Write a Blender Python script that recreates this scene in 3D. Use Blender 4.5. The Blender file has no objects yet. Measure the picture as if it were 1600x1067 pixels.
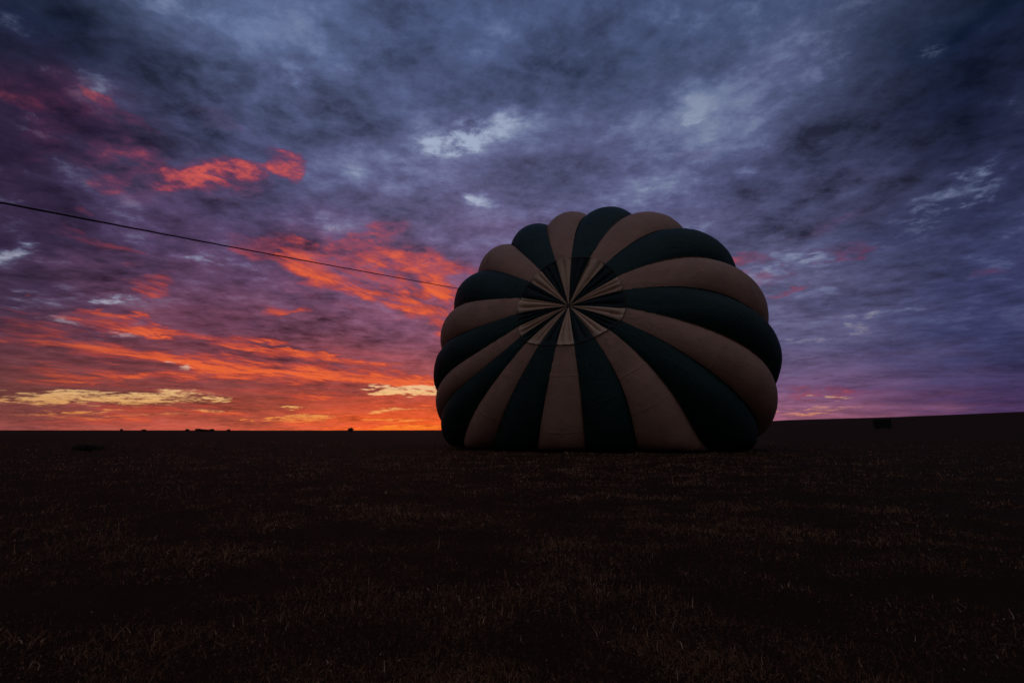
import bpy, bmesh, math, random
import numpy as np
from mathutils import Vector, noise as mnoise

S = bpy.context.scene
COL = S.collection
R = math.radians
random.seed(7)
rng = np.random.default_rng(7)

# ---------------------------------------------------------------- camera
FPX, CX, CY, EYE = 889.0, 800.0, 533.5, 1.6      # focal length in photo pixels (20 mm lens)
PITCH = math.atan2(672 - CY, FPX)
cam_d = bpy.data.cameras.new('camera')
cam_d.sensor_width = 36.0
cam_d.lens = 36.0 * FPX / 1600.0
cam_d.clip_end = 20000
cam_d.clip_start = 0.05
cam = bpy.data.objects.new('camera', cam_d)
COL.objects.link(cam)
cam.location = (0, 0, EYE)
cam.rotation_euler = (R(90) + PITCH, 0, 0)
S.camera = cam


def view_dir(x, y):
    """world direction seen at a photo pixel (used to survey where things stand)"""
    a, b = (x - CX) / FPX, (CY - y) / FPX
    c, s = math.cos(PITCH), math.sin(PITCH)
    return Vector((a, c - b * s, s + b * c)).normalized()


def lin(c):
    r = []
    for v in c:
        v /= 255.0
        r.append(v / 12.92 if v <= 0.04045 else ((v + 0.055) / 1.055) ** 2.4)
    return r


# ---------------------------------------------------------------- world: dawn sky with broken cloud
SUN_AZ, SUN_EL = R(-9.5), R(-1.0)                 # the sun stands just under the horizon left of the balloon
W = bpy.data.worlds.new('World')
S.world = W
W.use_nodes = True
NT = W.node_tree
NT.nodes.clear()


def nd(t, **kw):
    n = NT.nodes.new(t)
    for k, v in kw.items():
        setattr(n, k, v)
    return n


def put(sock, v):
    if v is None:
        return
    if isinstance(v, bpy.types.NodeSocket):
        NT.links.new(v, sock)
    else:
        sock.default_value = v


def M(op, a, b=None, c=None, clamp=False):
    n = nd('ShaderNodeMath', operation=op, use_clamp=clamp)
    put(n.inputs[0], a); put(n.inputs[1], b); put(n.inputs[2], c)
    return n.outputs[0]


def V(op, a, b=None, scale=None):
    n = nd('ShaderNodeVectorMath', operation=op)
    put(n.inputs[0], a); put(n.inputs[1], b)
    if scale is not None:
        put(n.inputs['Scale'], scale)
    return n.outputs['Value'] if op in ('DOT_PRODUCT', 'LENGTH') else n.outputs['Vector']


def sstep(v, a, b, lo=0.0, hi=1.0):
    n = nd('ShaderNodeMapRange', interpolation_type='SMOOTHSTEP')
    put(n.inputs['Value'], v); put(n.inputs['From Min'], a); put(n.inputs['From Max'], b)
    put(n.inputs['To Min'], lo); put(n.inputs['To Max'], hi)
    return n.outputs['Result']


def lstep(v, a, b, lo=0.0, hi=1.0):
    n = nd('ShaderNodeMapRange')
    put(n.inputs['Value'], v); put(n.inputs['From Min'], a); put(n.inputs['From Max'], b)
    put(n.inputs['To Min'], lo); put(n.inputs['To Max'], hi)
    return n.outputs['Result']


def mix(f, a, b, blend='MIX'):
    n = nd('ShaderNodeMix', data_type='RGBA', blend_type=blend)
    put(n.inputs[0], f)
    put(n.inputs[6], a if isinstance(a, bpy.types.NodeSocket) else (*a, 1))
    put(n.inputs[7], b if isinstance(b, bpy.types.NodeSocket) else (*b, 1))
    return n.outputs[2]


def fbm(vec, scale, detail=6, rough=0.55, dist=0.0, color=False):
    n = nd('ShaderNodeTexNoise', noise_dimensions='3D')
    put(n.inputs['Vector'], vec)
    n.inputs['Scale'].default_value = scale
    n.inputs['Detail'].default_value = detail
    n.inputs['Roughness'].default_value = rough
    n.inputs['Distortion'].default_value = dist
    return n.outputs['Color'] if color else n.outputs[0]


def cramp(f, stops):
    n = nd('ShaderNodeValToRGB')
    put(n.inputs[0], f)
    e = n.color_ramp.elements
    while len(e) > 1:
        e.remove(e[-1])
    for i, (p, c) in enumerate(stops):
        k = e[0] if i == 0 else e.new(p)
        k.position = p
        k.color = (*lin(c), 1)
    return n.outputs[0]


SEED_Z = 27.9
D = nd('ShaderNodeTexCoord').outputs['Generated']
sp = nd('ShaderNodeSeparateXYZ'); put(sp.inputs[0], D)
dx, dy, dz = sp.outputs
zc = M('MAXIMUM', dz, 0.0)
az = M('ARCTAN2', dx, dy)
el = M('ARCSINE', M('MINIMUM', zc, 1.0))
# the cloud deck as a sheet overhead, so cloud foreshortens towards the horizon
inv = M('DIVIDE', 1.0, M('ADD', zc, 0.11))
cp = nd('ShaderNodeCombineXYZ')
put(cp.inputs[0], M('MULTIPLY', dx, inv)); put(cp.inputs[1], M('MULTIPLY', dy, inv)); cp.inputs[2].default_value = SEED_Z
deck = cp.outputs[0]
# streets of cloud run towards the dawn


def along(bearing, stretch):
    """deck coordinates drawn out towards a bearing"""
    m1 = nd('ShaderNodeMapping'); m1.inputs['Rotation'].default_value = (0, 0, R(bearing))
    put(m1.inputs[0], deck)
    m2 = nd('ShaderNodeMapping'); m2.inputs['Scale'].default_value = (1.0, stretch, 1.0)
    put(m2.inputs[0], m1.outputs[0])
    return m2.outputs[0]


street = along(-12, 0.45)
wn = fbm(deck, 2.6, 4, 0.62, color=True)
wv = V('SUBTRACT', wn, (0.5, 0.5, 0.5))
wb = nd('ShaderNodeCombineXYZ')
ws = nd('ShaderNodeSeparateXYZ'); put(ws.inputs[0], wv)
put(wb.inputs[0], M('MULTIPLY', ws.outputs[0], 0.22))
put(wb.inputs[1], M('MULTIPLY', ws.outputs[1], 0.10))
put(wb.inputs[2], M('MULTIPLY', ws.outputs[2], M('MULTIPLY_ADD', zc, 0.34, 0.012)))
DW = V('ADD', D, wb.outputs[0])                   # direction, ruffled: cloud edges are ragged


def blobs(items, src):
    """sum of soft elliptical banks of cloud / openings: (x, y, half length, half height, tilt, weight)"""
    acc = None
    for (x, y, sx, sy, tilt, amp) in items:
        c = view_dir(x, y)
        t = R(tilt)
        e1 = view_dir(x + math.cos(t), y + math.sin(t)) - c
        e2 = view_dir(x - math.sin(t), y + math.cos(t)) - c
        l1, l2 = e1.length, e2.length
        e1 = (e1 - c * e1.dot(c)).normalized() / (sx * l1)
        e2 = (e2 - c * e2.dot(c)).normalized() / (sy * l2)
        a = V('DOT_PRODUCT', src, tuple(e1))
        b = V('DOT_PRODUCT', src, tuple(e2))
        g = sstep(M('MULTIPLY_ADD', a, a, M('MULTIPLY', b, b)), 3.0, 0.0, 0.0, amp)
        acc = g if acc is None else M('ADD', acc, g)
    return acc


# general colour of the cloud, by height, at seven bearings round the horizon
def el_of(x, y):
    return math.asin(max(0, view_dir(x, y).z)) / 0.8


COLS = [
    (R(-175), [(0, (22, 20, 22)), (0.3, (40, 39, 43)), (0.6, (84, 84, 92)), (1, (104, 108, 126))]),  # unseen sky behind the camera, graded to shade the balloon
    (R(-80), [(0, (70, 42, 50)), (0.12, (52, 36, 52)), (0.5, (50, 50, 62)), (1, (104, 108, 126))]),
    (R(-42), [(el_of(10, 668), (138, 70, 66)), (el_of(10, 620), (106, 58, 55)), (el_of(10, 560), (94, 52, 58)),  # left side darkened: lens falloff put into the cloud colour
              (el_of(10, 470), (62, 45, 68)), (el_of(10, 370), (52, 40, 66)), (el_of(10, 200), (40, 30, 54)),
              (el_of(10, 20), (26, 34, 56)), (1, (66, 74, 100))]),
    (R(-29), [(el_of(300, 668), (176, 80, 62)), (el_of(300, 620), (124, 61, 54)), (el_of(300, 560), (116, 60, 70)),
              (el_of(300, 470), (94, 60, 84)), (el_of(300, 370), (76, 60, 92)), (el_of(300, 200), (70, 74, 108)),
              (el_of(300, 20), (78, 92, 126)), (1, (64, 74, 106))]),
    (SUN_AZ, [(el_of(640, 670), (236, 92, 34)), (el_of(640, 640), (192, 76, 42)), (el_of(640, 590), (152, 74, 74)),
              (el_of(640, 520), (120, 74, 96)), (el_of(640, 420), (100, 78, 112)), (el_of(640, 330), (88, 84, 118)),
              (el_of(640, 150), (74, 82, 116)), (el_of(640, 10), (70, 82, 118)), (1, (68, 80, 118))]),
    (R(25), [(el_of(1230, 655), (152, 92, 114)), (el_of(1230, 610), (106, 78, 112)), (el_of(1230, 540), (82, 78, 110)),
             (el_of(1230, 420), (80, 79, 110)), (el_of(1230, 300), (72, 74, 108)), (el_of(1230, 120), (72, 80, 112)),
             (el_of(1230, 10), (62, 74, 106)), (1, (60, 70, 104))]),
    (R(42), [(el_of(1590, 645), (68, 46, 82)), (el_of(1590, 560), (52, 52, 88)), (el_of(1590, 380), (52, 56, 90)),
             (el_of(1590, 220), (34, 38, 64)), (el_of(1590, 20), (15, 26, 48)), (1, (66, 74, 100))]),
    (R(85), [(0, (44, 36, 60)), (0.4, (44, 46, 60)), (1, (104, 108, 126))]),
    (R(175), [(0, (22, 20, 22)), (0.3, (40, 39, 43)), (0.6, (84, 84, 92)), (1, (104, 108, 126))]),  # behind the camera too: dim low, bright overhead, for the balloon's shading
]
eln = M('DIVIDE', M('ADD', el, M('MULTIPLY', ws.outputs[2], M('MULTIPLY', el, 0.5))), 0.8)
azw = M('ADD', az, M('MULTIPLY', ws.outputs[0], 0.25))
base = None
for i, (a, stops) in enumerate(COLS):
    c = cramp(eln, stops)
    base = c if base is None else mix(sstep(azw, COLS[i - 1][0], a), base, c)

# thick and thin cloud
nA = fbm(street, 1.7, 5, 0.58, 0.4)
nB = fbm(deck, 5.2, 6, 0.66, 0.15)
nC = fbm(deck, 13.0, 5, 0.66, 0.15)


def mix3(wa, wb_, wc):
    return M('MULTIPLY_ADD', M('SUBTRACT', nA, 0.5), wa, M('MULTIPLY_ADD', M('SUBTRACT', nB, 0.5), wb_, M('MULTIPLY_ADD', M('SUBTRACT', nC, 0.5), wc, 0.5)))


soft = sstep(el, 0.02, 0.26, 0.62, 1.0)              # layered haze low down: gentler contrast
bc = nd('ShaderNodeCombineXYZ')
put(bc.inputs[0], M('MULTIPLY', az, 3.2))
put(bc.inputs[1], M('MULTIPLY_ADD', az, 1.6, M('MULTIPLY', el, 46.0)))
bc.inputs[2].default_value = 2.2
nBand = M('SUBTRACT', fbm(bc.outputs[0], 1.0, 6, 0.66, 0.35), 0.5)   # thin sheets seen edge-on above the horizon
bandw = sstep(el, 0.30, 0.05)
thin0 = M('MULTIPLY_ADD', M('SUBTRACT', mix3(1.10, 1.20, 0.72), 0.5), soft, 0.5)
thin0 = M('MULTIPLY_ADD', nBand, M('MULTIPLY', bandw, 1.0), thin0)
thin = thin0
GAP = [
    (700, 224, 62, 26, -10, 0.36), (770, 202, 66, 18, -25, 0.34), (715, 205, 26, 14, -30, 0.16), (745, 323, 16, 9, 0, 0.34), (725, 315, 16, 6, 30, 0.24),
    (1120, 145, 26, 14, -40, 0.26), (1115, 177, 16, 6, -10, 0.32), (1288, 122, 40, 12, -15, 0.14), (1205, 175, 26, 8, -20, 0.16),
    (458, 125, 24, 11, 0, 0.32), (300, 25, 50, 26, 20, 0.16), (480, 65, 40, 14, 35, 0.20), (425, 150, 26, 12, 20, 0.14),
    (1190, 272, 26, 6, 0, 0.24), (1500, 285, 46, 7, -24, 0.24), (1430, 332, 50, 7, -16, 0.26), (1535, 300, 24, 5, -24, 0.26), (1220, 365, 16, 7, -25, 0.26), (1225, 415, 40, 6, -22, 0.32), (1290, 409, 16, 5, -10, 0.34),
    (1348, 491, 32, 5, -10, 0.44), (1328, 516, 24, 6, -12, 0.46), (1422, 480, 18, 3, -12, 0.34), (1275, 530, 36, 4, -10, 0.28), (1300, 463, 30, 5, -20, 0.2),
    (30, 392, 18, 16, 30, 0.40), (315, 409, 16, 6, 10, 0.38), (380, 414, 20, 6, 14, 0.38), (200, 469, 32, 5, -6, 0.44), (190, 517, 24, 5, 4, 0.46), (55, 465, 20, 6, 0, 0.26),
    (115, 497, 26, 5, 6, 0.34), (125, 506, 16, 4, 0, 0.26), (272, 573, 12, 5, 0, 0.40), (667, 467, 9, 6, 20, 0.5), (150, 455, 60, 5, 4, 0.2), (490, 355, 22, 7, 0, 0.16), (560, 505, 40, 6, 10, 0.12),
    (175, 621, 135, 7, 2, 0.56), (120, 617, 70, 4, 2, 0.3), (230, 628, 90, 4, 2, 0.30), (20, 614, 40, 3, 3, 0.36), (110, 644, 70, 3, 1, 0.36), (200, 650, 90, 3, 2, 0.22),
    (648, 610, 44, 6, -2, 0.80), (605, 606, 14, 4, 0, 0.5), (455, 636, 13, 3, 0, 0.52), (470, 653, 46, 4, 2, 0.50), (425, 654, 14, 2.5, 0, 0.4),
    (615, 641, 46, 2.5, 0, 0.50), (620, 657, 40, 2, 0, 0.42), (640, 668, 60, 3, 0, 0.55), (355, 624, 24, 3, 3, 0.46), (340, 640, 24, 2.5, 0, 0.4),
    (1238, 646, 26, 3.5, -3, 0.36), (1312, 620, 10, 3, -4, 0.34), (1290, 637, 24, 2.2, -3, 0.36), (1275, 646, 16, 2, 0, 0.32),
]
LIGHT = [  # thinner, paler cloud
    (720, 225, 120, 52, -12, 0.21), (800, 190, 70, 30, -25, 0.08), (1130, 150, 120, 40, -15, 0.09), (400, 60, 130, 70, 20, 0.09),
    (1290, 125, 60, 25, -20, 0.06), (190, 150, 60, 30, 40, 0.05), (740, 320, 60, 30, 10, 0.05), (1240, 415, 90, 30, -18, 0.07),
    (1500, 290, 120, 30, -22, 0.08), (1330, 500, 90, 25, -16, 0.07), (560, 260, 110, 30, 5, 0.05), (1090, 250, 100, 40, -10, 0.06),
    (25, 390, 30, 30, 0, 0.08), (200, 465, 90, 16, 8, 0.06), (350, 410, 70, 16, 10, 0.06), (640, 500, 90, 25, 8, 0.03),
]
DARK = [
    (480, 165, 130, 40, 10, -0.10), (250, 130, 50, 60, 0, -0.08), (880, 110, 240, 45, -4, -0.08), (1330, 225, 220, 40, -17, -0.10),
    (1280, 320, 150, 28, -18, -0.07), (860, 290, 110, 28, 6, -0.09), (1380, 440, 130, 22, -17, -0.07), (100, 95, 100, 70, 0, -0.04),
    (430, 375, 60, 20, 15, -0.05), (120, 440, 90, 16, 8, -0.05), (60, 490, 80, 12, 8, -0.06), (500, 610, 110, 14, 3, -0.06),
    (330, 520, 120, 20, 9, -0.04), (420, 530, 60, 18, 9, -0.03), (620, 545, 80, 26, 6, -0.05),
]
low = sstep(el, 0.20, 0.06)                        # openings near the horizon are crisp, overhead they are veiled
gb = blobs(GAP, DW)
lb = blobs(LIGHT + DARK, DW)
nG2 = fbm(deck, 16.0, 5, 0.66, 0.5)
gtex = M('ADD', M('MULTIPLY', M('SUBTRACT', nB, 0.5), 2.6), M('MULTIPLY', M('SUBTRACT', nG2, 0.5), 2.4))
thin = M('ADD', M('MULTIPLY', M('MULTIPLY', gb, M('MULTIPLY_ADD', gtex, 0.95, 0.58)), M('SUBTRACT', 1.0, low)), M('MULTIPLY_ADD', lb, 1.5, thin))


def body(t):
    g_ = lstep(t, 0.05, 0.86, 0.34, 1.90)
    v_ = nd('ShaderNodeCombineXYZ')
    for q in range(3):
        put(v_.inputs[q], g_)
    return mix(1.0, base, v_.outputs[0], 'MULTIPLY')


# thin cloud is less coloured, greyer-blue
pale = mix(sstep(el, 0.08, 0.30, 0.12, 0.62), base, lin((134, 148, 180)))
cloud = mix(sstep(thin, 0.58, 0.98, 0.0, 0.75), body(thin), pale)

# cloud undersides lit red by the sun below the horizon
RED = [
    (60, 165, 95, 40, -4, 0.22), (40, 185, 60, 20, 10, 0.12), (318, 278, 66, 30, -22, 0.26), (300, 272, 24, 10, -30, 0.34), (348, 262, 20, 9, 10, 0.38), (332, 290, 26, 8, 5, 0.36), (262, 290, 16, 7, 30, 0.3), (372, 256, 14, 6, 0, 0.3), (275, 292, 40, 12, 25, 0.40), (350, 255, 30, 14, -10, 0.35), (428, 246, 28, 14, 0, 0.62),
    (195, 245, 48, 13, 22, 0.34), (205, 283, 18, 7, 0, 0.32), (150, 252, 34, 10, 15, 0.30), (65, 238, 30, 8, 20, 0.22),
    (110, 318, 14, 6, 0, 0.3), (180, 195, 30, 8, 30, 0.2), (330, 185, 40, 8, -5, 0.14),
    (150, 375, 55, 9, 18, 0.34), (240, 440, 26, 15, 30, 0.42),
    (625, 408, 90, 14, 6, 0.62), (545, 380, 60, 9, -22, 0.30), (470, 405, 40, 9, 18, 0.46), (560, 440, 130, 15, 17, 0.56), (650, 478, 70, 16, 14, 0.55),
    (690, 450, 24, 24, 0, 0.4), (600, 430, 130, 50, 12, 0.17), (690, 520, 20, 7, 0, 0.34),
    (430, 490, 16, 5, 0, 0.34), (270, 516, 100, 9, 9, 0.62), (150, 545, 165, 10, 13, 0.52), (60, 512, 70, 7, 12, 0.42),
    (55, 482, 22, 4, 6, 0.34), (145, 487, 14, 4, 0, 0.34), (410, 527, 24, 5, 12, 0.38),
    (430, 553, 70, 7, 10, 0.58), (520, 572, 120, 10, 11, 0.62), (380, 577, 70, 10, 4, 0.62), (470, 590, 130, 8, 3, 0.46), (620, 593, 90, 8, 6, 0.56), (350, 560, 30, 5, 8, 0.5),
    (180, 590, 110, 6, 2, 0.44), (90, 578, 60, 8, 0, 0.36), (60, 600, 60, 5, 0, 0.34), (560, 617, 70, 5, 0, 0.40),
    (360, 632, 180, 6, 0, 0.34), (640, 632, 90, 5, 0, 0.42), (300, 648, 160, 5, 0, 0.34),
    (1165, 411, 36, 9, -4, 0.30), (1345, 389, 50, 7, -8, 0.30), (1190, 435, 40, 6, -10, 0.2), (1212, 461, 26, 5, -4, 0.32), (1560, 430, 40, 8, -10, 0.22),
    (1300, 350, 60, 9, -15, 0.12), (1090, 230, 40, 12, -10, 0.14), (1380, 615, 120, 12, -4, 0.10), (1260, 612, 60, 9, -6, 0.16),
]
rstreet = along(28, 0.36)
nR = fbm(rstreet, 4.6, 5, 0.62, 0.5)
nR2 = fbm(rstreet, 13.0, 5, 0.65, 0.6)
tex = M('ADD', M('MULTIPLY', M('SUBTRACT', nR, 0.5), 3.0), M('MULTIPLY', M('SUBTRACT', nR2, 0.5), 2.5))
tex_hi = M('ADD', M('MULTIPLY', M('SUBTRACT', nB, 0.5), 3.4), M('MULTIPLY', M('SUBTRACT', nC, 0.5), 2.2))   # higher up they break into small heaps
hi = sstep(el, 0.22, 0.36)
tex = M('ADD', M('MULTIPLY', tex, M('SUBTRACT', 1.0, hi)), M('MULTIPLY', tex_hi, hi))
rb = M('MULTIPLY', M('MINIMUM', blobs(RED, DW), 0.62), M('MULTIPLY_ADD', hi, -0.14, 1.0))
redf = M('SUBTRACT', M('MULTIPLY_ADD', tex, M('MINIMUM', M('MULTIPLY', rb, 2.6), 1.0), rb), M('MULTIPLY', M('SUBTRACT', 1.0, M('MINIMUM', M('MULTIPLY', rb, 5.0), 1.0)), 0.22))
lowdawn = M('MULTIPLY', sstep(el, 0.22, 0.05), sstep(az, R(22), R(-4)))
redf = M('MULTIPLY_ADD', M('MULTIPLY_ADD', nBand, 4.2, -0.02), lowdawn, redf)
redm = sstep(redf, -0.22, 1.02)
redhot = sstep(redf, 0.25, 1.30)
# hue: rose high up and far from the dawn, orange near it
dawn = V('DOT_PRODUCT', D, (math.sin(SUN_AZ), math.cos(SUN_AZ), 0.0))
warm = M('MULTIPLY', sstep(el, 0.50, 0.06), sstep(dawn, 0.72, 0.95))
rose = mix(redhot, lin((116, 50, 84)), lin((216, 90, 82)))
oran = mix(redhot, lin((196, 70, 54)), lin((244, 106, 54)))
redc = mix(sstep(warm, 0.0, 0.62), rose, oran)
edge = M('MULTIPLY', sstep(az, R(-45), R(-31)), sstep(az, R(46), R(36)))
redc = mix(M('MULTIPLY_ADD', edge, -0.72, 0.72), redc, base)
sky = mix(M('MULTIPLY', redm, 0.90), cloud, redc)

# openings through to the clear air behind
gbl = M('MINIMUM', gb, 0.7)
gapf = M('MULTIPLY_ADD', gtex, M('MINIMUM', M('MULTIPLY', gb, 2.6), 1.0), gbl)
gap_low = M('MULTIPLY', sstep(gapf, 0.04, 0.82), low)
gap_high = M('MULTIPLY', sstep(thin, 0.78, 1.25), M('SUBTRACT', 1.0, low))
gapm = M('ADD', gap_low, gap_high)
clear = cramp(M('DIVIDE', el, 0.8), [(0.0, (246, 128, 34)), (el_of(640, 655), (236, 146, 70)), (el_of(640, 640), (228, 166, 100)), (el_of(640, 612), (234, 196, 142)),
                                     (el_of(640, 575), (206, 176, 170)), (el_of(640, 500), (176, 174, 196)), (el_of(640, 210), (168, 182, 208)), (1, (140, 156, 188))])
nish = nd('ShaderNodeTexSky', sky_type='NISHITA', sun_disc=False)
nish.sun_elevation = R(1.0)
nish.sun_rotation = SUN_AZ
nish.air_density = 1.2
nish.dust_density = 2.0
ns = V('SCALE', nish.outputs[0], scale=0.012)
clear = mix(1.0, clear, ns, 'ADD')
clear = mix(M('MULTIPLY_ADD', sstep(dawn, 0.70, 0.93), -0.5, 0.5), clear, base)
sky = mix(M('MULTIPLY', gapm, 0.92), sky, clear)
# below the horizon: dark land
sky = mix(sstep(dz, -0.02, -0.002), (0.01, 0.007, 0.006), sky)
bg = nd('ShaderNodeBackground')
put(bg.inputs[0], sky)
bg.inputs[1].default_value = 0.94
# the half of the sky away from the dawn: unseen plain cloud, toned to light the balloon from above, without lit banks or openings
bg0 = nd('ShaderNodeBackground')
put(bg0.inputs[0], body(M('MULTIPLY_ADD', M('SUBTRACT', nA, 0.5), 1.6, 0.5)))
side = M('MULTIPLY', M('GREATER_THAN', dy, 0.30), M('LESS_THAN', dz, 0.80))
ms = nd('ShaderNodeMixShader')
put(ms.inputs[0], side)
NT.links.new(bg0.outputs[0], ms.inputs[1])
NT.links.new(bg.outputs[0], ms.inputs[2])
out = nd('ShaderNodeOutputWorld')
NT.links.new(ms.outputs[0], out.inputs[0])
W.cycles.sampling_method = 'NONE'

# ---------------------------------------------------------------- sun: still at the horizon, almost no direct light
sd = bpy.data.lights.new('sun', 'SUN')
sd.energy = 0.05
sd.angle = R(4)
sd.color = (1.0, 0.45, 0.2)
sun = bpy.data.objects.new('sun', sd)
COL.objects.link(sun)
sun.rotation_euler = Vector((math.sin(SUN_AZ), math.cos(SUN_AZ), math.tan(R(0.6)))).to_track_quat('Z', 'Y').to_euler()

S.view_settings.view_transform = 'Standard'
S.view_settings.look = 'None'
S.view_settings.exposure = 0.0
S.view_settings.gamma = 1.0
S.view_settings.use_curve_mapping = False
S.cycles.max_bounces = 3
S.cycles.diffuse_bounces = 2
S.cycles.glossy_bounces = 1
S.cycles.use_adaptive_sampling = True
S.cycles.adaptive_threshold = 0.01
S.cycles.adaptive_min_samples = 8
S.cycles.use_denoising = True


# ---------------------------------------------------------------- helpers
def tag(o, label=None, cat=None, group=None, kind=None):
    if label: o['label'] = label
    if cat: o['category'] = cat
    if group: o['group'] = group
    if kind: o['kind'] = kind
    return o


def mesh_obj(name, verts, faces, m, parent=None, smooth=True):
    me = bpy.data.meshes.new(name)
    me.from_pydata([tuple(v) for v in verts], [], faces)
    if smooth:
        me.polygons.foreach_set('use_smooth', [True] * len(me.polygons))
    me.materials.append(m)
    me.update()
    o = bpy.data.objects.new(name, me)
    COL.objects.link(o)
    if parent:
        o.parent = parent
    return o


def empty(name, loc=(0, 0, 0), rz=0.0):
    o = bpy.data.objects.new(name, None)
    o.empty_display_size = 0.5
    COL.objects.link(o)
    o.location = loc
    o.rotation_euler.z = rz
    return o


def grid_faces(nu, nv):
    return [(i * nv + j, (i + 1) * nv + j, (i + 1) * nv + j + 1, i * nv + j + 1) for i in range(nu - 1) for j in range(nv - 1)]


class MT:
    """small node-material writer"""
    def __init__(s, name):
        s.m = bpy.data.materials.new(name)
        s.m.use_nodes = True
        s.t = s.m.node_tree
        s.b = s.t.nodes['Principled BSDF']
        s.o = s.t.nodes['Material Output']

    def n(s, t, **kw):
        x = s.t.nodes.new(t)
        for k, v in kw.items():
            setattr(x, k, v)
        return x

    def noise(s, vec, scale, detail=5, rough=0.55):
        x = s.n('ShaderNodeTexNoise')
        s.t.links.new(vec, x.inputs['Vector'])
        x.inputs['Scale'].default_value = scale
        x.inputs['Detail'].default_value = detail
        x.inputs['Roughness'].default_value = rough
        return x.outputs[0]

    def ramp(s, f, stops):
        x = s.n('ShaderNodeValToRGB')
        s.t.links.new(f, x.inputs[0])
        e = x.color_ramp.elements
        e[0].position, e[0].color = stops[0][0], (*stops[0][1], 1)
        e[1].position, e[1].color = stops[-1][0], (*stops[-1][1], 1)
        for p, c in stops[1:-1]:
            k = e.new(p); k.color = (*c, 1)
        return x.outputs[0]

    def link(s, a, b):
        s.t.links.new(a, b)


def fabric(name, c0, c1, trans):
    k = MT(name)
    tc = k.n('ShaderNodeTexCoord').outputs['Object']
    a = k.noise(tc, 0.55, 6, 0.6)
    col = k.ramp(a, [(0.32, c0), (0.68, c1)])
    k.link(col, k.b.inputs['Base Color'])
    k.b.inputs['Roughness'].default_value = 0.62
    k.b.inputs['Specular IOR Level'].default_value = 0.25
    bp = k.n('ShaderNodeBump')
    bp.inputs['Strength'].default_value = 0.75
    bp.inputs['Distance'].default_value = 0.08
    mpn = k.n('ShaderNodeMapping'); mpn.inputs['Scale'].default_value = (1, 1, 1.0)
    k.link(tc, mpn.inputs[0])
    h = k.noise(mpn.outputs[0], 1.6, 5, 0.6)
    k.link(h, bp.inputs['Height'])
    # scattered short creases in the slack cloth
    mc = k.n('ShaderNodeMapping'); mc.inputs['Scale'].default_value = (0.8, 0.8, 1.9)
    k.link(tc, mc.inputs[0])
    cn = k.noise(mc.outputs[0], 0.9, 3, 0.6)
    rg = k.n('ShaderNodeMath', operation='SUBTRACT'); k.link(cn, rg.inputs[0]); rg.inputs[1].default_value = 0.5
    ab = k.n('ShaderNodeMath', operation='ABSOLUTE'); k.link(rg.outputs[0], ab.inputs[0])
    cr = k.n('ShaderNodeMapRange', interpolation_type='SMOOTHSTEP')
    k.link(ab.outputs[0], cr.inputs['Value']); cr.inputs['From Min'].default_value = 0.0; cr.inputs['From Max'].default_value = 0.022
    msk = k.n('ShaderNodeMapRange', interpolation_type='SMOOTHSTEP')
    k.link(k.noise(tc, 0.8, 2, 0.5), msk.inputs['Value']); msk.inputs['From Min'].default_value = 0.56; msk.inputs['From Max'].default_value = 0.72
    b2 = k.n('ShaderNodeBump'); b2.inputs['Distance'].default_value = 0.05
    k.link(msk.outputs[0], b2.inputs['Strength']); k.link(cr.outputs[0], b2.inputs['Height']); k.link(bp.outputs[0], b2.inputs['Normal'])
    k.link(b2.outputs[0], k.b.inputs['Normal'])
    tr = k.n('ShaderNodeBsdfTranslucent')
    k.link(col, tr.inputs[0])
    mx = k.n('ShaderNodeMixShader'); mx.inputs[0].default_value = trans
    k.link(k.b.outputs[0], mx.inputs[1]); k.link(tr.outputs[0], mx.inputs[2])
    k.link(mx.outputs[0], k.o.inputs['Surface'])
    return k.m


def plain(name, c0, c1, scale=3.0, rough=0.8, bump=0.0):
    k = MT(name)
    tc = k.n('ShaderNodeTexCoord').outputs['Object']
    a = k.noise(tc, scale)
    k.link(k.ramp(a, [(0.3, c0), (0.7, c1)]), k.b.inputs['Base Color'])
    k.b.inputs['Roughness'].default_value = rough
    k.b.inputs['Specular IOR Level'].default_value = 0.2
    if bump:
        bp = k.n('ShaderNodeBump'); bp.inputs['Strength'].default_value = bump
        k.link(a, bp.inputs['Height']); k.link(bp.outputs[0], k.b.inputs['Normal'])
    return k.m


TAN = fabric('tan_nylon', (0.37, 0.195, 0.122), (0.47, 0.25, 0.16), 0.05)
GREEN = fabric('dark_green_nylon', (0.004, 0.022, 0.016), (0.006, 0.030, 0.022), 0.02)
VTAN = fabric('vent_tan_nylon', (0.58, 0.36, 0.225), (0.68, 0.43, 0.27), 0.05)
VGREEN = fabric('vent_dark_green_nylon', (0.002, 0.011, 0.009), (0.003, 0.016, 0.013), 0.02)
TAPE_T = plain('tan_webbing', (0.30, 0.16, 0.10), (0.38, 0.205, 0.13), 8, 0.8)
TAPE_G = plain('green_webbing', (0.006, 0.02, 0.024), (0.01, 0.03, 0.034), 8, 0.8)
EDGE_SHADE = plain('vent_gap_shade', (0.035, 0.024, 0.018), (0.06, 0.04, 0.03), 8, 0.85)  # dark tone standing in for shade at the vent edge
ROPE = plain('dark_rope', (0.02, 0.016, 0.014), (0.04, 0.032, 0.028), 30, 0.9, 0.4)
LEAF = plain('shrub_leaf', (0.035, 0.028, 0.015), (0.06, 0.045, 0.024), 2, 0.8)
BARK = plain('bark', (0.03, 0.022, 0.016), (0.06, 0.045, 0.03), 5, 0.9)
CANVAS = plain('dark_canvas', (0.012, 0.012, 0.012), (0.022, 0.02, 0.018), 3, 0.9)
TYRE = plain('rubber', (0.012, 0.012, 0.012), (0.02, 0.02, 0.02), 9, 0.85)
STEEL = plain('dull_steel', (0.05, 0.05, 0.05), (0.09, 0.085, 0.08), 9, 0.6)

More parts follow.
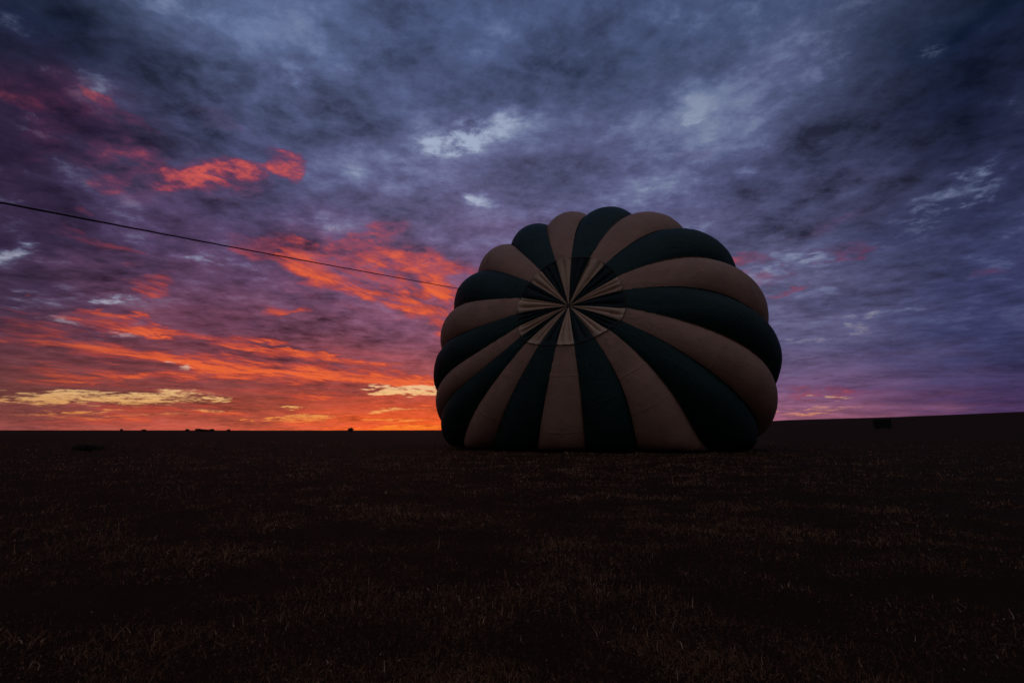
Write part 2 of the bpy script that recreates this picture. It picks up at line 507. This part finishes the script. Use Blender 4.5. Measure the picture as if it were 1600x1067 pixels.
# ---------------------------------------------------------------- ground: one sheet, flat plain to the left, a low rise to the right
RISE = [(-180, 0), (6, 0), (20, 4.6), (25.8, 6.2), (34, 7.1), (42, 8.5), (60, 10), (110, 4), (150, 0), (180, 0)]


def ground_z(x, y):
    r = math.hypot(x, y)
    a = math.degrees(math.atan2(x, y))
    h = 0.0
    for (a0, h0), (a1, h1) in zip(RISE, RISE[1:]):
        if a0 <= a <= a1:
            h = h0 + (h1 - h0) * (a - a0) / (a1 - a0)
    t = min(1, max(0, (r - 62) / 240))
    z = h * t * t * (3 - 2 * t)
    if r < 120:
        z += (0.05 * mnoise.noise((x * 0.35, y * 0.35, 0)) + 0.035 * mnoise.noise((x * 1.1, y * 1.1, 3.0)) + 0.02 * mnoise.noise((x * 2.7, y * 2.7, 5.0))) * min(1, (120 - r) / 60)
    if r > 700:
        t = min(1, (r - 700) / 2000)
        z += t * 5 * (0.45 + mnoise.noise((a * 0.06, 1.3, 0))) - 1.5 * t
    return z


def ground_hit(x, y):
    """survey: where the line of sight through a photo pixel meets the land"""
    d = view_dir(x, y)
    hv = math.hypot(d.x, d.y)
    r = 2.0
    while r < 3000:
        px_, py_ = d.x / hv * r, d.y / hv * r
        if EYE + d.z / hv * r <= ground_z(px_, py_):
            break
        r *= 1.004
    return Vector((px_, py_, ground_z(px_, py_)))


rad = [0.0] + list(np.geomspace(0.8, 9000, 170))
NA = 360
gv_, gf_ = [(0, 0, ground_z(0.01, 0.01))], []
for i, r in enumerate(rad[1:]):
    for j in range(NA):
        a = 2 * math.pi * j / NA
        x, y = r * math.sin(a), r * math.cos(a)
        gv_.append((x, y, ground_z(x, y)))
for j in range(NA):
    gf_.append((0, 1 + (j + 1) % NA, 1 + j))
for i in range(len(rad) - 2):
    for j in range(NA):
        a, b = 1 + i * NA + j, 1 + i * NA + (j + 1) % NA
        gf_.append((a, b, b + NA, a + NA))
k = MT('dry_plain')
tc = k.n('ShaderNodeTexCoord').outputs['Object']
n1 = k.noise(tc, 0.12, 6, 0.6)
n2 = k.noise(tc, 2.5, 8, 0.7)
n3 = k.noise(tc, 30, 4, 0.7)
ad = k.n('ShaderNodeMath', operation='ADD'); k.link(n1, ad.inputs[0]); k.link(n2, ad.inputs[1])
ad2 = k.n('ShaderNodeMath', operation='MULTIPLY_ADD'); k.link(n3, ad2.inputs[0]); ad2.inputs[1].default_value = 0.5; k.link(ad.outputs[0], ad2.inputs[2])
col = k.ramp(ad2.outputs[0], [(0.55, (0.008, 0.0034, 0.0014)), (1.0, (0.034, 0.0145, 0.006))])
k.link(col, k.b.inputs['Base Color'])
k.b.inputs['Roughness'].default_value = 0.95
k.b.inputs['Specular IOR Level'].default_value = 0.05
bp = k.n('ShaderNodeBump'); bp.inputs['Strength'].default_value = 0.8; bp.inputs['Distance'].default_value = 0.12
k.link(ad2.outputs[0], bp.inputs['Height']); k.link(bp.outputs[0], k.b.inputs['Normal'])
GROUND = k.m
g = mesh_obj('ground', gv_, gf_, GROUND)
tag(g, kind='structure')

# ---------------------------------------------------------------- hot air balloon, lying on its side, crown towards the camera
B_C = np.array([7.624, 51.776, 8.05])
B_YAW, B_PT, B_R, B_A, B_N, B_KX, B_B = 0.3458, 0.3455, 14.2, 10.0675, 2.2227, 1.0584, 13.5
TRK = [0.2634, 0.2554, 0.2594, 0.2474, 0.2394, 0.2354, 0.2554, 0.2594, 0.2394, 0.2274, 0.2274, 0.2274, 0.2514, 0.2754, 0.2754, 0.2554, 0.2434, 0.2354, 0.2354, 0.2474]
THR = [1.9, 1.6101, 1.2697, 0.932, 0.5329, 0.1823, -0.2072, -0.4728, -0.7303, -1.0265, -1.424, -1.7625, -2.0886, -2.3116, -2.4802, -2.6813, -2.9732, -3.3354, -3.7405, -4.0564]
THE = [1.875, 1.5726, 1.2497, 0.8895, 0.4854, 0.1148, -0.2072, -0.5003, -0.835, -1.199, -1.484, -1.7975, -2.1011, -2.34, -2.6202, -2.8038, -3.0907, -3.3979, -3.7355, -4.0864]
RHO = [1.008, 1.0, 0.988, 0.975, 0.97, 0.985, 1.01, 1.02, 1.0, 0.985, 0.98, 0.985, 1.0, 1.03, 1.035, 1.005, 0.965, 0.968, 0.98, 1.0]
RHO = [v * 0.972 for v in RHO]
TRK.append(TRK[0]); THR.append(THR[0] - 2 * math.pi); THE.append(THE[0] - 2 * math.pi); RHO.append(RHO[0])
bN = np.array([-math.sin(B_YAW) * math.cos(B_PT), -math.cos(B_YAW) * math.cos(B_PT), math.sin(B_PT)])
bU = np.cross(bN, [0, 0, 1.0]); bU /= np.linalg.norm(bU)
if bU[0] < 0: bU = -bU
bW = np.cross(bU, bN)
if bW[2] < 0: bW = -bW
T_END = math.pi * 0.93


def skin0(t, th, rho):
    s = np.abs(np.sin(t)) ** (2 / B_N)
    c = np.sign(np.cos(t)) * np.abs(np.cos(t)) ** (2 / B_N)
    a = np.where(c > 0, B_A * c, B_B * c)
    r = B_R * rho * s
    return B_C + a[..., None] * bN + (r * np.cos(th) * B_KX)[..., None] * bU + (r * np.sin(th))[..., None] * bW


def settle(P, k=0.6):
    """the cloth lies on the ground"""
    P = P.copy()
    z = P[..., 2]
    P[..., 2] = np.where(z > 8 * k, z, k * np.log1p(np.exp(np.minimum(z, 8 * k) / k)) + 0.02)
    return P


def gore_pts(kk, u, w, extra=None):
    """u 0..1 from vent edge to mouth, w 0..1 across gore kk (arrays)"""
    tr = TRK[kk] * (1 - w) + TRK[kk + 1] * w
    t = tr + (T_END - tr) * u
    b = np.clip((t - 0.25) / 0.95, 0, 1); b = b * b * (3 - 2 * b)

    def seam(i):
        return THR[i] + (THE[i] - THR[i]) * b, 1 + (RHO[i] - 1) * b
    h0, r0 = seam(kk); h1, r1 = seam(kk + 1)
    th = h0 + (h1 - h0) * w
    rho = r0 + (r1 - r0) * w
    P = skin0(t, th, rho)
    e = 1e-3
    dt = skin0(t + e, th, rho) - P
    dh = skin0(t, th + e, rho) - P
    n = np.cross(dt, dh)
    n /= np.linalg.norm(n, axis=-1)[..., None] + 1e-12
    outw = P - (B_C + ((P - B_C) @ bN)[..., None] * bN * 0.6)
    sgn = np.sign((n * outw).sum(-1))[..., None]
    n = n * sgn
    chord = np.linalg.norm(skin0(t, h0, r0) - skin0(t, h1, r1), axis=-1)
    full = np.clip((t - tr) / 0.6, 0, 1)
    bul = chord * (0.05 + 0.155 * full * full * (3 - 2 * full)) * (4 * w * (1 - w)) ** 0.85
    P = P + n * bul[..., None]
    if extra is not None:
        P = P + n * extra(P, t - tr, w)[..., None]
    return settle(P)


def wrinkle(seed, tan):
    def f(P, dt, w):
        o = np.zeros(P.shape[:-1])
        it = np.ndindex(o.shape)
        for ix in it:
            p = P[ix]
            q = (p[0] * 0.9 + seed, p[1] * 0.9, p[2] * 0.9)
            v = mnoise.fractal(q, 0.9, 2.1, 4) * 0.022
            near = max(0.0, 1 - dt[ix] / 0.35)
            v += mnoise.ridged_multi_fractal((p[0] * 1.6 + seed, p[1] * 1.6, p[2] * 2.6), 1.0, 2.0, 3, 1.0, 2.0) * 0.035 * near
            ed = min(w[ix], 1 - w[ix])                     # cloth puckers along the load tapes
            v += 0.02 * math.exp(-ed * 16) * math.sin(dt[ix] * 95 + seed)
            lowf = math.exp(-max(p[2], 0.0) / 0.9)         # slack folds where it meets the grass
            v += lowf * 0.16 * mnoise.noise((p[0] * 1.1 + seed, p[1] * 1.1, 2.0)) * min(1.0, ed * 8)
            o[ix] = v
        return o
    return f


balloon = empty('hot_air_balloon', (7.6, 46.0, 0.0))
tag(balloon, 'half-inflated tan and dark green striped hot air balloon lying on the plain', 'hot air balloon')
BOFF = np.array([7.6, 46.0, 0.0])
NU, NW = 64, 19
us = np.linspace(0, 1, NU) ** 1.25
wsn = np.linspace(0, 1, NW)
UU, WW = np.meshgrid(us, wsn, indexing='ij')
gfaces = grid_faces(NU, NW)
for kk in range(20):
    tan = kk % 2 == 0
    P = gore_pts(kk, UU, WW, wrinkle(kk * 7.3, tan)) - BOFF
    gore = mesh_obj('gore', P.reshape(-1, 3), gfaces, TAN if tan else GREEN, balloon)
    # load tape along the seam
    tv = np.zeros((NU, 4, 3))
    for c, (gk, wv_) in enumerate([((kk - 1) % 20, 0.988), ((kk - 1) % 20, 1.0), (kk, 0.0), (kk, 0.012)]):
        tv[:, c] = gore_pts(gk, us, np.full(NU, wv_)) - BOFF
    ctr = B_C - BOFF
    dirn = tv - ctr
    dirn /= np.linalg.norm(dirn, axis=-1)[..., None]
    tv = tv + dirn * 0.03
    mesh_obj('load_tape', tv.reshape(-1, 3), grid_faces(NU, 4), TAPE_T if tan else TAPE_G, balloon)
    # cross seams between the panels of the gore
    for t_ in [v + random.uniform(-0.02, 0.02) for v in ((0.08, 0.20, 0.33) if tan else (0.14, 0.30))]:
        w_ = np.linspace(0.015, 0.985, 24)
        rows = []
        for du in (-0.0022, 0.0, 0.0022):
            q = gore_pts(kk, np.full(24, t_ + du), w_, wrinkle(kk * 7.3, tan)) - BOFF
            dd = q - ctr; dd /= np.linalg.norm(dd, axis=-1)[:, None]
            rows.append(q + dd * (0.03 if du == 0 else -0.006))
        mesh_obj('cross_seam', np.array(rows).reshape(-1, 3), grid_faces(3, 24), TAN if tan else GREEN, gore)

# vent at the crown: cloth gathered in pleats to the middle, sunk a little behind the edge of the gores
pole = skin0(np.array(0.0), np.array(0.0), np.array(1.0))
apex = pole - bN * 0.75 + bU * (-0.22) + np.array([0, 0, 0.02])
NR, NP = 26, 25
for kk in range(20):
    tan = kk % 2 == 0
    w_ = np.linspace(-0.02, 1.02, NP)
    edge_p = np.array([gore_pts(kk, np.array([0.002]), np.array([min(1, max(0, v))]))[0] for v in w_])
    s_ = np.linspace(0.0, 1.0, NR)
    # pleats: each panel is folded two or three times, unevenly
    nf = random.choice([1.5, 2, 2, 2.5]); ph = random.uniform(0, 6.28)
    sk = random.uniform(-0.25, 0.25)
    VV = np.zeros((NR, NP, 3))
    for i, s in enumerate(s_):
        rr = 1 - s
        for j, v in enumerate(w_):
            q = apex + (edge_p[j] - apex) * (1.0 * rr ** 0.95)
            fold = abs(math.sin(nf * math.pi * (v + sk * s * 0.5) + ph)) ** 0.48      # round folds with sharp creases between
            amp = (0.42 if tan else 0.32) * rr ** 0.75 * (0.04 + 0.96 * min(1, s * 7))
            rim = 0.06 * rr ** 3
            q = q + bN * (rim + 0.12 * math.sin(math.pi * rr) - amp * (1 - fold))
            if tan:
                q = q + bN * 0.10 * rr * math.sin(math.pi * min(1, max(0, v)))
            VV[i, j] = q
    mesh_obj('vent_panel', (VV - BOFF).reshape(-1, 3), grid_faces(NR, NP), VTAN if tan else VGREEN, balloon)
# dark strip round the vent edge: its seam and shadow gap, put in as colour
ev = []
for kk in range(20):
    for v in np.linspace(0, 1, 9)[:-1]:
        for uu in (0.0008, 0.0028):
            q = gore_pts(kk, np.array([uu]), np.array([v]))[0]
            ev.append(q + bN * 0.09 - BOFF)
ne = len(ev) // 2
mesh_obj('vent_edge_shade', ev, [(2 * i, 2 * i + 1, 2 * ((i + 1) % ne) + 1, 2 * ((i + 1) % ne)) for i in range(ne)], EDGE_SHADE, balloon)
# crown ring where the vent lines meet
cr_v, cr_f = [], []
rc = apex - bN * 0.02 + bN * 0.10 - BOFF
for i in range(20):
    a = 2 * math.pi * i / 20
    for j in range(8):
        b = 2 * math.pi * j / 8
        rr = 0.13 + 0.035 * math.cos(b)
        cr_v.append(rc + bU * rr * math.cos(a) + bW * rr * math.sin(a) + bN * 0.035 * math.sin(b))
for i in range(20):
    for j in range(8):
        a, b = i * 8, ((i + 1) % 20) * 8
        cr_f.append((a + j, b + j, b + (j + 1) % 8, a + (j + 1) % 8))
mesh_obj('crown_ring', cr_v, cr_f, STEEL, balloon)


# ---------------------------------------------------------------- crown line: a rope from the balloon's far shoulder past the camera on the left
def tube(path, rad_, seg=8, twist=0.0):
    vs, fs = [], []
    n = len(path)
    for i, p in enumerate(path):
        a, b = path[max(0, i - 1)], path[min(n - 1, i + 1)]
        d = (b - a).normalized()
        u = d.cross(Vector((0, 0, 1)))
        u = u.normalized() if u.length > 1e-4 else Vector((1, 0, 0))
        v = d.cross(u)
        for j in range(seg):
            q = 2 * math.pi * j / seg + twist * i
            rr = rad_[i] if hasattr(rad_, '__len__') else rad_
            rr *= 1 + 0.12 * math.cos(3 * q - 3 * twist * i + i * 1.1)
            vs.append(p + u * rr * math.cos(q) + v * rr * math.sin(q))
    for i in range(n - 1):
        for j in range(seg):
            fs.append((i * seg + j, i * seg + (j + 1) % seg, (i + 1) * seg + (j + 1) % seg, (i + 1) * seg + j))
    return vs, fs


def at_depth(x, y, depth):
    d = view_dir(x, y)
    return Vector((0, 0, EYE)) + d * (depth / d.y)


pa, pb, pm = at_depth(722, 452.0, 49.5), at_depth(0, 316.5, 16.0), at_depth(350, 383.8, 26.5)
far = pb + (pb - pa) * 1.15
far.z = 0.05
path = []
# parabola through the three surveyed points, then on down to its anchor behind the camera
tot = 220
for i in range(tot + 1):
    s = i / tot
    x = pa.x + (far.x - pa.x) * s
    y = pa.y + (far.y - pa.y) * s
    sb = (pb.y - pa.y) / (far.y - pa.y)
    sm = (pm.y - pa.y) / (far.y - pa.y)
    # quadratic through pa, pm, pb ; eased to the ground beyond
    z = pa.z * (s - sm) * (s - sb) / ((0 - sm) * (0 - sb)) + pm.z * s * (s - sb) / (sm * (sm - sb)) + pb.z * s * (s - sm) / (sb * (sb - sm))
    xx = pa.x * (s - sm) * (s - sb) / ((0 - sm) * (0 - sb)) + pm.x * s * (s - sb) / (sm * (sm - sb)) + pb.x * s * (s - sm) / (sb * (sb - sm))
    if s > sb:
        q = (s - sb) / (1 - sb)
        z = z * (1 - q) + far.z * q
        xx = xx * (1 - q) + x * q
    path.append(Vector((xx, y, z)))
rv, rf = tube(path, 0.031, 8)
rope = mesh_obj('crown_line', rv, rf, ROPE)
tag(rope, 'taut dark rope running from the upper left down to the balloon shoulder', 'rope')


# ---------------------------------------------------------------- far bushes, near shrub
def bush(name, base, w, h, nleaf, label, cat, group=None, leaf=0.1, trunk=0.0):
    root = empty(name, base)
    tag(root, label, cat, group)
    vs, fs = [], []
    lobes = [(random.uniform(-0.32, 0.32) * w, random.uniform(-0.25, 0.25) * w, h * random.uniform(0.45, 0.72), random.uniform(0.22, 0.34) * w) for _ in range(7)]
    for i in range(nleaf):
        lx, ly, lz, lr = random.choice(lobes)
        d = Vector((random.gauss(0, 1), random.gauss(0, 1), random.gauss(0, 1))).normalized() * (random.random() ** 0.45)
        p = Vector((lx + d.x * lr, ly + d.y * lr, max(0.03, lz + d.z * min(lr, h * 0.36))))
        a = Vector((random.gauss(0, 1), random.gauss(0, 1), random.gauss(0, 1))).normalized() * leaf * random.uniform(0.6, 1.3)
        b = a.cross(Vector((random.gauss(0, 1), random.gauss(0, 1), random.gauss(0, 1)))).normalized() * leaf * 0.45
        k0 = len(vs)
        vs += [p - a, p + b, p + a, p - b]
        fs.append((k0, k0 + 1, k0 + 2, k0 + 3))
    mesh_obj('foliage', vs, fs, LEAF, root, False)
    tv_, tf_ = [], []
    for i in range(5):
        top = Vector((random.uniform(-0.3, 0.3) * w, random.uniform(-0.2, 0.2) * w, h * random.uniform(0.5, 0.75)))
        mid = Vector((top.x * 0.3, top.y * 0.3, h * 0.35))
        v_, f_ = tube([Vector((0, 0, -0.05)), mid, top], [0.035 * h, 0.022 * h, 0.008 * h], 5)
        o_ = len(tv_)
        tv_ += v_; tf_ += [tuple(q + o_ for q in f) for f in f_]
    mesh_obj('trunk', tv_, tf_, BARK, root)
    return root


def on_far(x, r):
    d = view_dir(x, 672)
    hv = math.hypot(d.x, d.y)
    p = Vector((d.x / hv * r, d.y / hv * r, 0))
    p.z = ground_z(p.x, p.y)
    return p


FG = 'bushes along the far horizon'
bush('distant_bush', on_far(548.5, 420), 4.2, 3.1, 900, 'lone rounded bush on the horizon below the brightest orange glow', 'bush', FG, 0.35, 0.5)
bush('distant_bush', on_far(190, 600), 2.2, 3.2, 500, 'leftmost tiny pointed bush on the left horizon', 'bush', FG, 0.35, 0.4)
bush('distant_bush', on_far(309, 620), 5.2, 3.1, 700, 'left end of the longest low thicket on the horizon', 'bush', FG, 0.4)
bush('distant_bush', on_far(319, 630), 7.5, 2.7, 900, 'flat middle of the longest low thicket on the horizon', 'bush', FG, 0.4)
bush('distant_bush', on_far(330, 620), 6.0, 2.9, 800, 'right end of the longest low thicket on the horizon', 'bush', FG, 0.4)
bush('distant_bush', on_far(292, 640), 5.0, 2.7, 600, 'low pair bush just left of the longest horizon thicket', 'bush', FG, 0.4)
bush('distant_bush', on_far(226, 620), 5.0, 2.4, 500, 'low bush between the pointed bush and the thicket on horizon', 'bush', FG, 0.4)
bush('distant_bush', on_far(357, 620), 4.0, 2.6, 400, 'small bush just right of the longest horizon thicket', 'bush', FG, 0.4)
bush('low_shrub', ground_hit(140, 707), 2.3, 0.62, 2600, 'dark low shrub on the plain near the left edge', 'shrub', None, 0.05)


# ---------------------------------------------------------------- dark covered trailer on the rise
def box(vs, fs, c, s, bev=0.0):
    o_ = len(vs)
    bm = bmesh.new()
    bmesh.ops.create_cube(bm, size=1.0)
    for v in bm.verts:
        v.co = Vector((c[0] + v.co.x * s[0], c[1] + v.co.y * s[1], c[2] + v.co.z * s[2]))
    if bev:
        bmesh.ops.bevel(bm, geom=bm.edges[:], offset=bev, segments=2, affect='EDGES')
    bm.verts.index_update()
    vs += [tuple(v.co) for v in bm.verts]
    fs += [tuple(v.index + o_ for v in f.verts) for f in bm.faces]
    bm.free()


tp = ground_hit(1379.5, 669.0)
rng_m = math.hypot(tp.x, tp.y)
depth = tp.y * math.cos(PITCH)
sc_ = depth / FPX
Lt, Ht = 23.5 * sc_, 13.6 * sc_
trailer = empty('covered_trailer', tp, -math.atan2(tp.x, tp.y))
tag(trailer, 'dark boxy covered trailer parked on the rising ground right of the balloon', 'trailer')
vs, fs = [], []
box(vs, fs, (0, 0, Ht * 0.545), (Lt, 1.9, Ht * 0.91), 0.06)
mesh_obj('canvas_cover', vs, fs, CANVAS, trailer, False)
vs, fs = [], []
box(vs, fs, (0, 0, Ht * 0.14), (Lt * 0.985, 1.94, Ht * 0.06), 0.02)
mesh_obj('chassis', vs, fs, STEEL, trailer, False)
vs, fs = [], []
box(vs, fs, (Lt * 0.5 + 0.25, 0, Ht * 0.17), (0.6, 0.12, 0.1), 0.02)
mesh_obj('drawbar', vs, fs, STEEL, trailer, False)
for sx in (-0.28, 0.28):
    for sy in (-0.85, 0.85):
        wr = Ht * 0.17
        vs, fs = [], []
        for i in range(20):
            a = 2 * math.pi * i / 20
            for (yy, rr) in ((-0.11, wr * 0.6), (-0.11, wr * 0.94), (-0.07, wr), (0.07, wr), (0.11, wr * 0.94), (0.11, wr * 0.6)):
                vs.append((sx * Lt + rr * math.cos(a), sy + yy, wr + rr * math.sin(a)))
        for i in range(20):
            for j in range(5):
                a, b = i * 6, ((i + 1) % 20) * 6
                fs.append((a + j, b + j, b + j + 1, a + j + 1))
        fs.append(tuple(i * 6 for i in range(20)))
        fs.append(tuple(i * 6 + 5 for i in range(19, -1, -1)))
        mesh_obj('wheel', vs, fs, TYRE, trailer)


# ---------------------------------------------------------------- dry grass
def straw_mat():
    k = MT('dry_grass')
    at = k.n('ShaderNodeAttribute'); at.attribute_name = 'tint'
    c = k.ramp(at.outputs['Fac'], [(0.0, (0.055, 0.025, 0.010)), (0.5, (0.22, 0.102, 0.044)), (0.9, (0.42, 0.22, 0.11)), (1.0, (0.56, 0.36, 0.22))])
    k.link(c, k.b.inputs['Base Color'])
    k.b.inputs['Roughness'].default_value = 0.8
    k.b.inputs['Specular IOR Level'].default_value = 0.15
    return k.m


def make_grass(n):
    r = np.where(rng.random(n) < 0.52, 1 / rng.uniform(1 / 14.0, 1 / 2.2, n), np.exp(rng.uniform(math.log(8), math.log(90), n)))
    a = rng.uniform(R(-62), R(62), n)
    X, Y = r * np.sin(a), r * np.cos(a)
    F = np.array([mnoise.fractal((x * 0.6, y * 0.6, 4.0), 0.8, 2.0, 4) for x, y in zip(X, Y)])
    keep = (F + rng.normal(0, 0.25, n)) > -0.22
    X, Y, F, r = X[keep], Y[keep], F[keep], r[keep]
    # leave the balloon's bed clear
    bed = ((X - 8) / 13.2) ** 2 + ((Y - 56) / 13.6) ** 2 > 1
    X, Y, F, r = X[bed], Y[bed], F[bed], r[bed]
    n = len(X)
    Z = np.array([ground_z(x, y) for x, y in zip(X, Y)])
    L = (0.035 + 0.075 * rng.random(n) ** 2) * (0.7 + 0.9 * np.clip(F + 0.2, 0, 1))
    tall = rng.random(n) < 0.035
    L[tall] *= rng.uniform(1.5, 2.6, tall.sum())
    L *= np.clip(1 + (r - 14) / 60, 1, 1.9)
    wd = (0.0014 + 0.0018 * rng.random(n)) * np.maximum(1, r / 3.2) ** 0.9
    hd = rng.uniform(0, 2 * math.pi, n)
    bend = rng.gamma(2.0, 0.85, n)
    lean = np.where(rng.random(n) < 0.45, rng.normal(1.25, 0.25, n), rng.normal(0.0, 0.55, n))     # much of it lies flat
    SEG = 3
    V_ = np.zeros((n, SEG + 1, 2, 3))
    p = np.stack([X, Y, Z - 0.01], -1)
    face = rng.uniform(-0.9, 0.9, n)                    # blade width turned roughly across the view
    side = np.stack([np.cos(face), np.sin(face), np.zeros(n)], -1)
    for s in range(SEG + 1):
        q = s / SEG
        wv_ = (wd * (1 - 0.85 * q))[:, None]
        V_[:, s, 0] = p - side * wv_
        V_[:, s, 1] = p + side * wv_
        ang = lean + bend * (q * 1.6)
        st = (L / SEG)[:, None]
        p = p + st * np.stack([np.sin(ang) * np.cos(hd), np.sin(ang) * np.sin(hd), np.cos(ang)], -1)
        p[:, 2] = np.maximum(p[:, 2], Z + 0.004)
    nv = n * (SEG + 1) * 2
    b0 = (np.arange(n) * (SEG + 1) * 2)[:, None]
    quads = np.stack([np.stack([b0[:, 0] + 2 * s, b0[:, 0] + 2 * s + 1, b0[:, 0] + 2 * s + 3, b0[:, 0] + 2 * s + 2], -1) for s in range(SEG)], 1).reshape(-1, 4)
    me = bpy.data.meshes.new('dry_grass')
    me.vertices.add(nv)
    me.vertices.foreach_set('co', V_.reshape(-1).astype(np.float32))
    nq = len(quads)
    me.loops.add(nq * 4)
    me.loops.foreach_set('vertex_index', quads.reshape(-1).astype(np.int32))
    me.polygons.add(nq)
    me.polygons.foreach_set('loop_start', np.arange(0, nq * 4, 4, dtype=np.int32))
    me.update(calc_edges=True)
    tint = np.clip(rng.beta(2, 3, n) * 0.9 + 0.3 * F, 0, 0.9)
    pale_ = np.exp(-((X - 2) / 26) ** 2 - ((Y - 29) / 14) ** 2)          # tint raised in a soft patch before the balloon
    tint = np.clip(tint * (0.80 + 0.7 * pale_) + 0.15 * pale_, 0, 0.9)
    tint[rng.random(n) < 0.02] = 1.0
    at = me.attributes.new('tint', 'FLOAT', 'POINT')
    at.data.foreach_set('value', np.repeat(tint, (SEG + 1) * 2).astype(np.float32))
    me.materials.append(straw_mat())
    o = bpy.data.objects.new('dry_grass', me)
    COL.objects.link(o)
    tag(o, 'sparse short dry grass covering the dark plain', 'grass', kind='stuff')


make_grass(280000)
